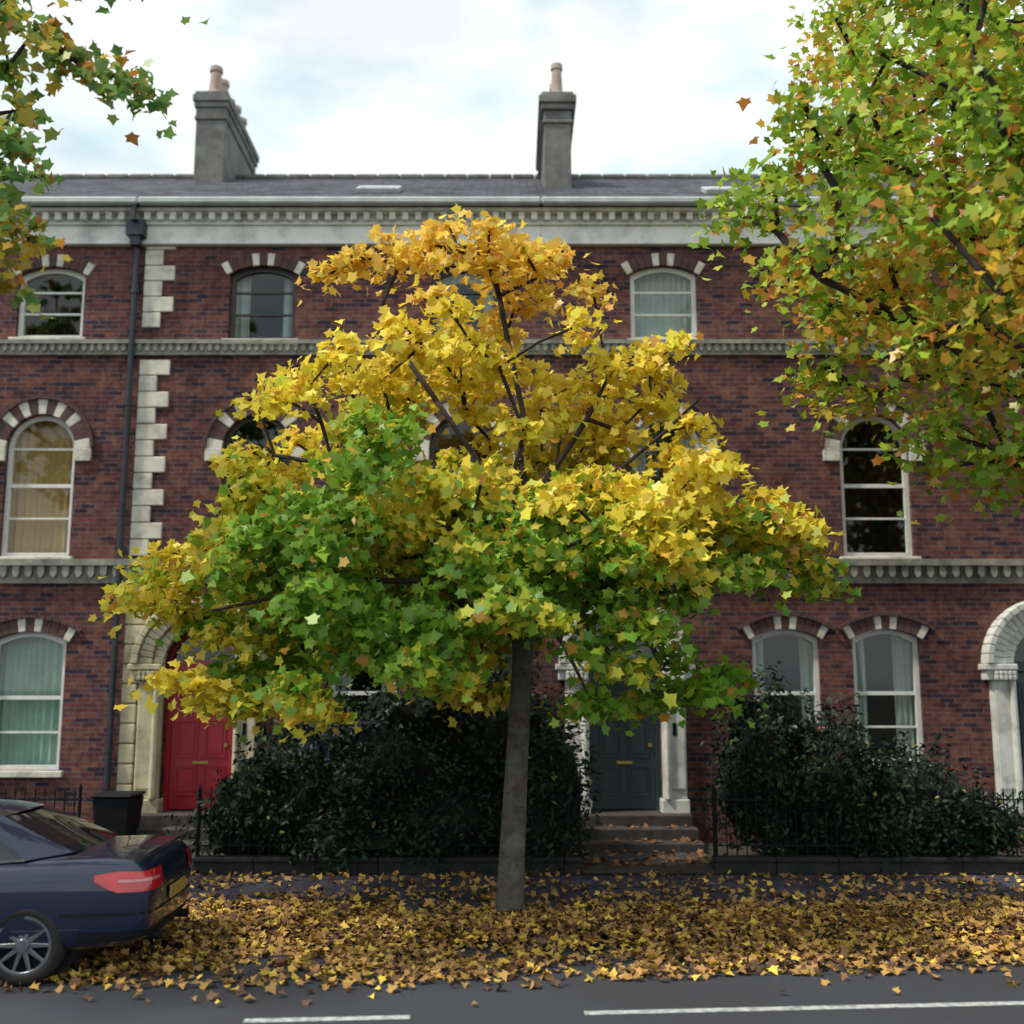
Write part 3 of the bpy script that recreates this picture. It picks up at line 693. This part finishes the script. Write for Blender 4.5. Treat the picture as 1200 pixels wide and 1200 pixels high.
for (x,w,zb,zm,zs,zt) in st:
    half=[(w*.86,zb),(w*.985,zb+.10),(w,zm),(w*.985,(zm+zs)/2+.06),(w*.95,zs),(w*.84,zt-.035),(w*.45,zt)]
    v+=[(x,-y,z) for y,z in half]+[(x,y,z) for y,z in half[::-1]]
n=14
for i in range(len(st)-1):
    for j in range(n):
        a=i*n+j; b_=i*n+(j+1)%n; f.append((a,b_,b_+n,a+n))
f.append(tuple(range(n-1,-1,-1))); f.append(tuple((len(st)-1)*n+j for j in range(n)))
body=mesh_obj('body',v,f,M_car,car,smooth=True)
s=body.modifiers.new('s','SUBSURF'); s.levels=3; s.render_levels=3
Cc=Acc()
for wx in (1.04,3.88): Cc.cyl((wx,-1.2,.33),.375,.375,2.4,40,'y')
cut=Cc.obj('cut',M_tyre)
md=body.modifiers.new('b','BOOLEAN'); md.object=cut; md.solver='EXACT'; md.operation='DIFFERENCE'
dg=bpy.context.evaluated_depsgraph_get(); nm=bpy.data.meshes.new_from_object(body.evaluated_get(dg)); body.modifiers.clear(); body.data=nm
bpy.data.objects.remove(cut)
Wl=Acc()
for wx in (1.04,3.88): Wl.cyl((wx,-.6,.33),.374,.374,1.2,30,'y')
Wl.obj('wheel_wells',M_tyre,car)
cols_=[((.74,.62,1.06),(1.42,.50,1.36)),((1.10,.79,1.015),(1.62,.60,1.375)),((1.62,.81,.985),(1.85,.62,1.39)),((2.05,.82,.98),(2.15,.625,1.395)),((2.13,.82,.98),(2.2,.625,1.395)),((2.95,.81,.97),(2.72,.61,1.385)),((3.55,.76,.96),(2.95,.58,1.36)),((3.75,.66,.96),(3.02,.50,1.355))]
gm=['p','g','g','p','g','g','p']
V=[];F=[];MI=[]
nc=len(cols_)
for s_ in (-1,1):
    for (bq,tq) in cols_:
        mid=((bq[0]+tq[0])/2,(bq[1]+tq[1])/2+.03,(bq[2]+tq[2])/2)
        for p in (bq,mid,tq): V.append((p[0],s_*p[1],p[2]))
for s_ in range(2):
    o=s_*nc*3
    for i in range(nc-1):
        for k in range(2):
            a=o+i*3+k; F.append((a,a+3,a+4,a+1) if s_==0 else (a,a+1,a+4,a+3)); MI.append(0 if gm[i]=='p' else 1)
def screen(ci,bulge,sign):
    base=len(V); rows=7
    for r_ in range(rows):
        tt=r_/(rows-1)
        for k in range(3):
            A_=Vector(V[ci*3+k]); B_=Vector(V[nc*3+ci*3+k]); p=A_.lerp(B_,tt); p.x+=sign*bulge*4*tt*(1-tt)
            V.append(tuple(p))
    for r_ in range(rows-1):
        for k in range(2):
            a=base+r_*3+k; F.append((a,a+1,a+4,a+3) if sign<0 else (a,a+3,a+4,a+1)); MI.append(1)
screen(0,.10,-1); screen(nc-1,.12,1)
base=len(V); rows=7
for r_ in range(rows):
    tt=r_/(rows-1)
    for i in range(nc):
        A_=Vector(V[i*3+2]); B_=Vector(V[nc*3+i*3+2]); p=A_.lerp(B_,tt); bul=4*tt*(1-tt); p.z+=.06*bul*(.35 if i in(0,nc-1) else 1)
        if i==0: p.x-=.10*bul
        if i==nc-1: p.x+=.12*bul
        V.append(tuple(p))
for r_ in range(rows-1):
    for i in range(nc-1):
        a=base+r_*nc+i; F.append((a,a+1,a+nc+1,a+nc)); MI.append(0)
mesh_obj('cabin',V,F,None,car,smooth=True,mats=[M_car,M_cglass],mi=MI)
T=Acc()
for s_ in (-1,1):
    for i in range(1,6):
        a=cols_[i][0]; b_=cols_[i+1][0]
        T.add([(a[0],s_*(a[1]+.012),a[2]-.005),(b_[0],s_*(b_[1]+.012),b_[2]-.005),(b_[0],s_*(b_[1]+.012),b_[2]+.012),(a[0],s_*(a[1]+.012),a[2]+.012)],[(0,1,2,3)])
T.obj('window_trim',M_trim,car)
def wrap(name,grid,mat,off):
    rows=len(grid); cc=len(grid[0]); v=[p for r_ in grid for p in r_]; f=[(i*cc+j,i*cc+j+1,(i+1)*cc+j+1,(i+1)*cc+j) for i in range(rows-1) for j in range(cc-1)]
    o=mesh_obj(name,v,f,mat,car,smooth=True); s=o.modifiers.new('w','SHRINKWRAP'); s.target=body; s.offset=off; s.wrap_method='NEAREST_SURFACEPOINT'; s.wrap_mode='ABOVE_SURFACE'
    return o
for s_ in (-1,1):
    path=[(.48,.90),(.38,.885),(.28,.875),(.18,.86),(.09,.83),(.04,.77),(.01,.68),(0,.58),(-.01,.48)]
    g=[[ (x,s_*y,z0) for z0 in (.755,.80,.85,.90,.94)] for i,(x,y) in enumerate(path)]
    g[0]=[(x,y,.895+(z-.895)*.30) for x,y,z in g[0]]; g[1]=[(x,y,.88+(z-.88)*.7) for x,y,z in g[1]]
    wrap('tail_lamp',g,M_tail,.012)
    g=[[ (x,s_*y,z0) for z0 in (.838,.862)] for (x,y) in path[2:-1]]
    wrap('tail_lamp_lens',g,M_lens,.017)
    for xd in (1.55,2.12,3.15):
        g=[[(xd+dx+(.18*max(0,(.5-z)) if xd<1.6 else 0),s_*.93,z) for dx in (0,.012)] for z in np.linspace(.26,.96,16)]
        wrap('door_gap',g,M_black,.004)
    g=[[(x,s_*.93,z) for x in np.linspace(1.5,3.5,24)] for z in (.30,.34)]
    wrap('sill_line',g,M_black,.004)
    H=Acc()
    for hx in (1.72,2.75): H.box(hx,hx+.2,s_*.925-.015,s_*.925+.015,.82,.85)
    H.obj('door_handles',M_car,car,bevel=.01)
    Mr=Acc(); Mr.box(3.12,3.3,*sorted((s_*.86,s_*1.04)),.98,1.12); Mr.obj('wing_mirror',M_car,car,bevel=.04)
    g=[[(x,s_*y,z) for z in (.56,.585)] for x,y in ((.75,.92),(.5,.91),(.3,.9),(.15,.88),(.06,.82),(.02,.74),(0,.6),(-.01,.4),(-.01,.2),(-.01,0))]
    wrap('bumper_line',g,M_black,.004)
    g=[[(x,s_*y,z) for z in (.30,.36,.42)] for x,y in ((.60,.92),(.5,.91),(.3,.9),(.15,.88),(.06,.82),(.02,.74),(0,.6),(-.01,.4),(-.01,.2),(-.01,0))]
    wrap('lower_valance',g,M_black,.006)
    Ex=Acc(); Ex.cyl((-.02,s_*.48,.33),.04,.04,.2,14,'x'); Ex.obj('exhaust',M_black,car)
    g=[[(x,s_*y,z) for z in (.62,.67,.72)] for x,y in ((4.3,.9),(4.5,.85),(4.65,.7),(4.72,.5))]
    wrap('head_lamp',g,M_trim,.01)
Pl=Acc(); Pl.box(-.035,-.012,-.26,.26,.60,.71); Pl.obj('number_plate',M_plate,car,bevel=.004)
Lp=Acc(); Lp.box(.05,.10,-.7,.7,1.045,1.07); Lp.obj('boot_lip',M_car,car,bevel=.015)
for wx in (1.04,3.88):
    for s_ in (-1,1):
        prof=[(.16,-.10),(.30,-.11),(.325,-.08),(.335,0),(.325,.08),(.30,.105),(.245,.11),(.235,.09),(.23,-.05)]
        v=[];f=[];n=40
        for (r_,y) in prof:
            for i in range(n):
                a=2*math.pi*i/n; v.append((wx+r_*math.cos(a),s_*(.79+y),.335+r_*math.sin(a)))
        k=len(prof)
        for j in range(k-1):
            for i in range(n): f.append((j*n+i,j*n+(i+1)%n,(j+1)*n+(i+1)%n,(j+1)*n+i))
        mesh_obj('tyre',v,f,M_tyre,car,smooth=True)
        Al=Acc(); yo=s_*.79+s_*.085
        po=[(wx+.245*math.cos(2*math.pi*i/n),.335+.245*math.sin(2*math.pi*i/n)) for i in range(n)]; pi=[(wx+.215*math.cos(2*math.pi*i/n),.335+.215*math.sin(2*math.pi*i/n)) for i in range(n)]
        y0,y1=sorted((yo+s_*.02,yo-s_*.02)); Al.ring(po,pi,y0,y1)
        for q in range(10):
            a=2*math.pi*q/10; ca,sa=math.cos(a),math.sin(a)
            pts=[(.05,-.022),(.22,-.013),(.22,.013),(.05,.022)]
            Al.prism([(wx+u*ca-w_*sa,.335+u*sa+w_*ca) for u,w_ in pts],y0+.004,y1-.008)
        Al.cyl((wx,y0,.335),.06,.055,abs(y1-y0)+.01,20,'y'); Al.obj('alloy_wheel',M_alloy,car,bevel=.004)
        Dk=Acc(); Dk.cyl((wx,s_*.79-.03,.335),.225,.225,.06,30,'y'); Dk.obj('brake_disc',M_black,car)
car.rotation_euler=(0,0,math.radians(180+3)); car.location=(-3.15,10.74,0)

# ------------------------------------------------------------------ light, sky, camera
w=bpy.data.worlds.new('World'); scene.world=w; w.use_nodes=True; t=w.node_tree; t.nodes.clear()
out=N(t,'ShaderNodeOutputWorld')
EL,ROT=math.radians(56),math.radians(248)
sk=N(t,'ShaderNodeTexSky'); sk.sky_type='NISHITA'; sk.sun_disc=False; sk.sun_elevation=EL; sk.sun_rotation=ROT; sk.dust_density=1.5
b1=N(t,'ShaderNodeBackground'); b1.inputs[1].default_value=.15; t.links.new(sk.outputs[0],b1.inputs[0])
tc=N(t,'ShaderNodeTexCoord'); mp=N(t,'ShaderNodeMapping'); mp.inputs['Scale'].default_value=(1,1,2.4); t.links.new(tc.outputs['Generated'],mp.inputs[0])
n1=N(t,'ShaderNodeTexNoise'); n1.inputs['Scale'].default_value=3.2; n1.inputs['Detail'].default_value=5; n1.inputs['Roughness'].default_value=.55; n1.inputs['Distortion'].default_value=.4; t.links.new(mp.outputs[0],n1.inputs['Vector'])
mr=N(t,'ShaderNodeMapRange'); mr.inputs[1].default_value=.34; mr.inputs[2].default_value=.46; mr.inputs[3].default_value=.82; mr.inputs[4].default_value=1.0; t.links.new(n1.outputs['Fac'],mr.inputs[0])
n2=N(t,'ShaderNodeTexNoise'); n2.inputs['Scale'].default_value=6; n2.inputs['Detail'].default_value=5; t.links.new(mp.outputs[0],n2.inputs['Vector'])
m2=N(t,'ShaderNodeMapRange'); m2.inputs[1].default_value=.34; m2.inputs[2].default_value=.52; t.links.new(n2.outputs['Fac'],m2.inputs[0])
cc=mixc(t,m2.outputs[0],(.64,.83,.89),(.96,1.0,1.0))
b2=N(t,'ShaderNodeBackground'); b2.inputs[1].default_value=1.10; t.links.new(cc,b2.inputs[0])
mx=N(t,'ShaderNodeMixShader'); t.links.new(mr.outputs[0],mx.inputs[0]); t.links.new(b1.outputs[0],mx.inputs[1]); t.links.new(b2.outputs[0],mx.inputs[2]); t.links.new(mx.outputs[0],out.inputs[0])
sd=bpy.data.lights.new('sun','SUN'); sd.energy=3.6; sd.angle=math.radians(5); sd.color=(1,.93,.80)
so=link(bpy.data.objects.new('sun',sd))
dirv=Vector((math.sin(ROT)*math.cos(EL),math.cos(ROT)*math.cos(EL),math.sin(EL)))
so.rotation_euler=dirv.to_track_quat('Z','Y').to_euler()
cd=bpy.data.cameras.new('camera'); cd.sensor_width=36; cd.lens=38.8; cd.clip_end=2000
cam=link(bpy.data.objects.new('camera',cd)); cam.location=(0,0,2.5); cam.rotation_euler=(math.radians(99),0,0)
cd.dof.use_dof=True; cd.dof.focus_distance=12.0; cd.dof.aperture_fstop=.0388/.06
scene.camera=cam
scene.view_settings.view_transform='Standard'; scene.view_settings.look='None'; scene.view_settings.exposure=0
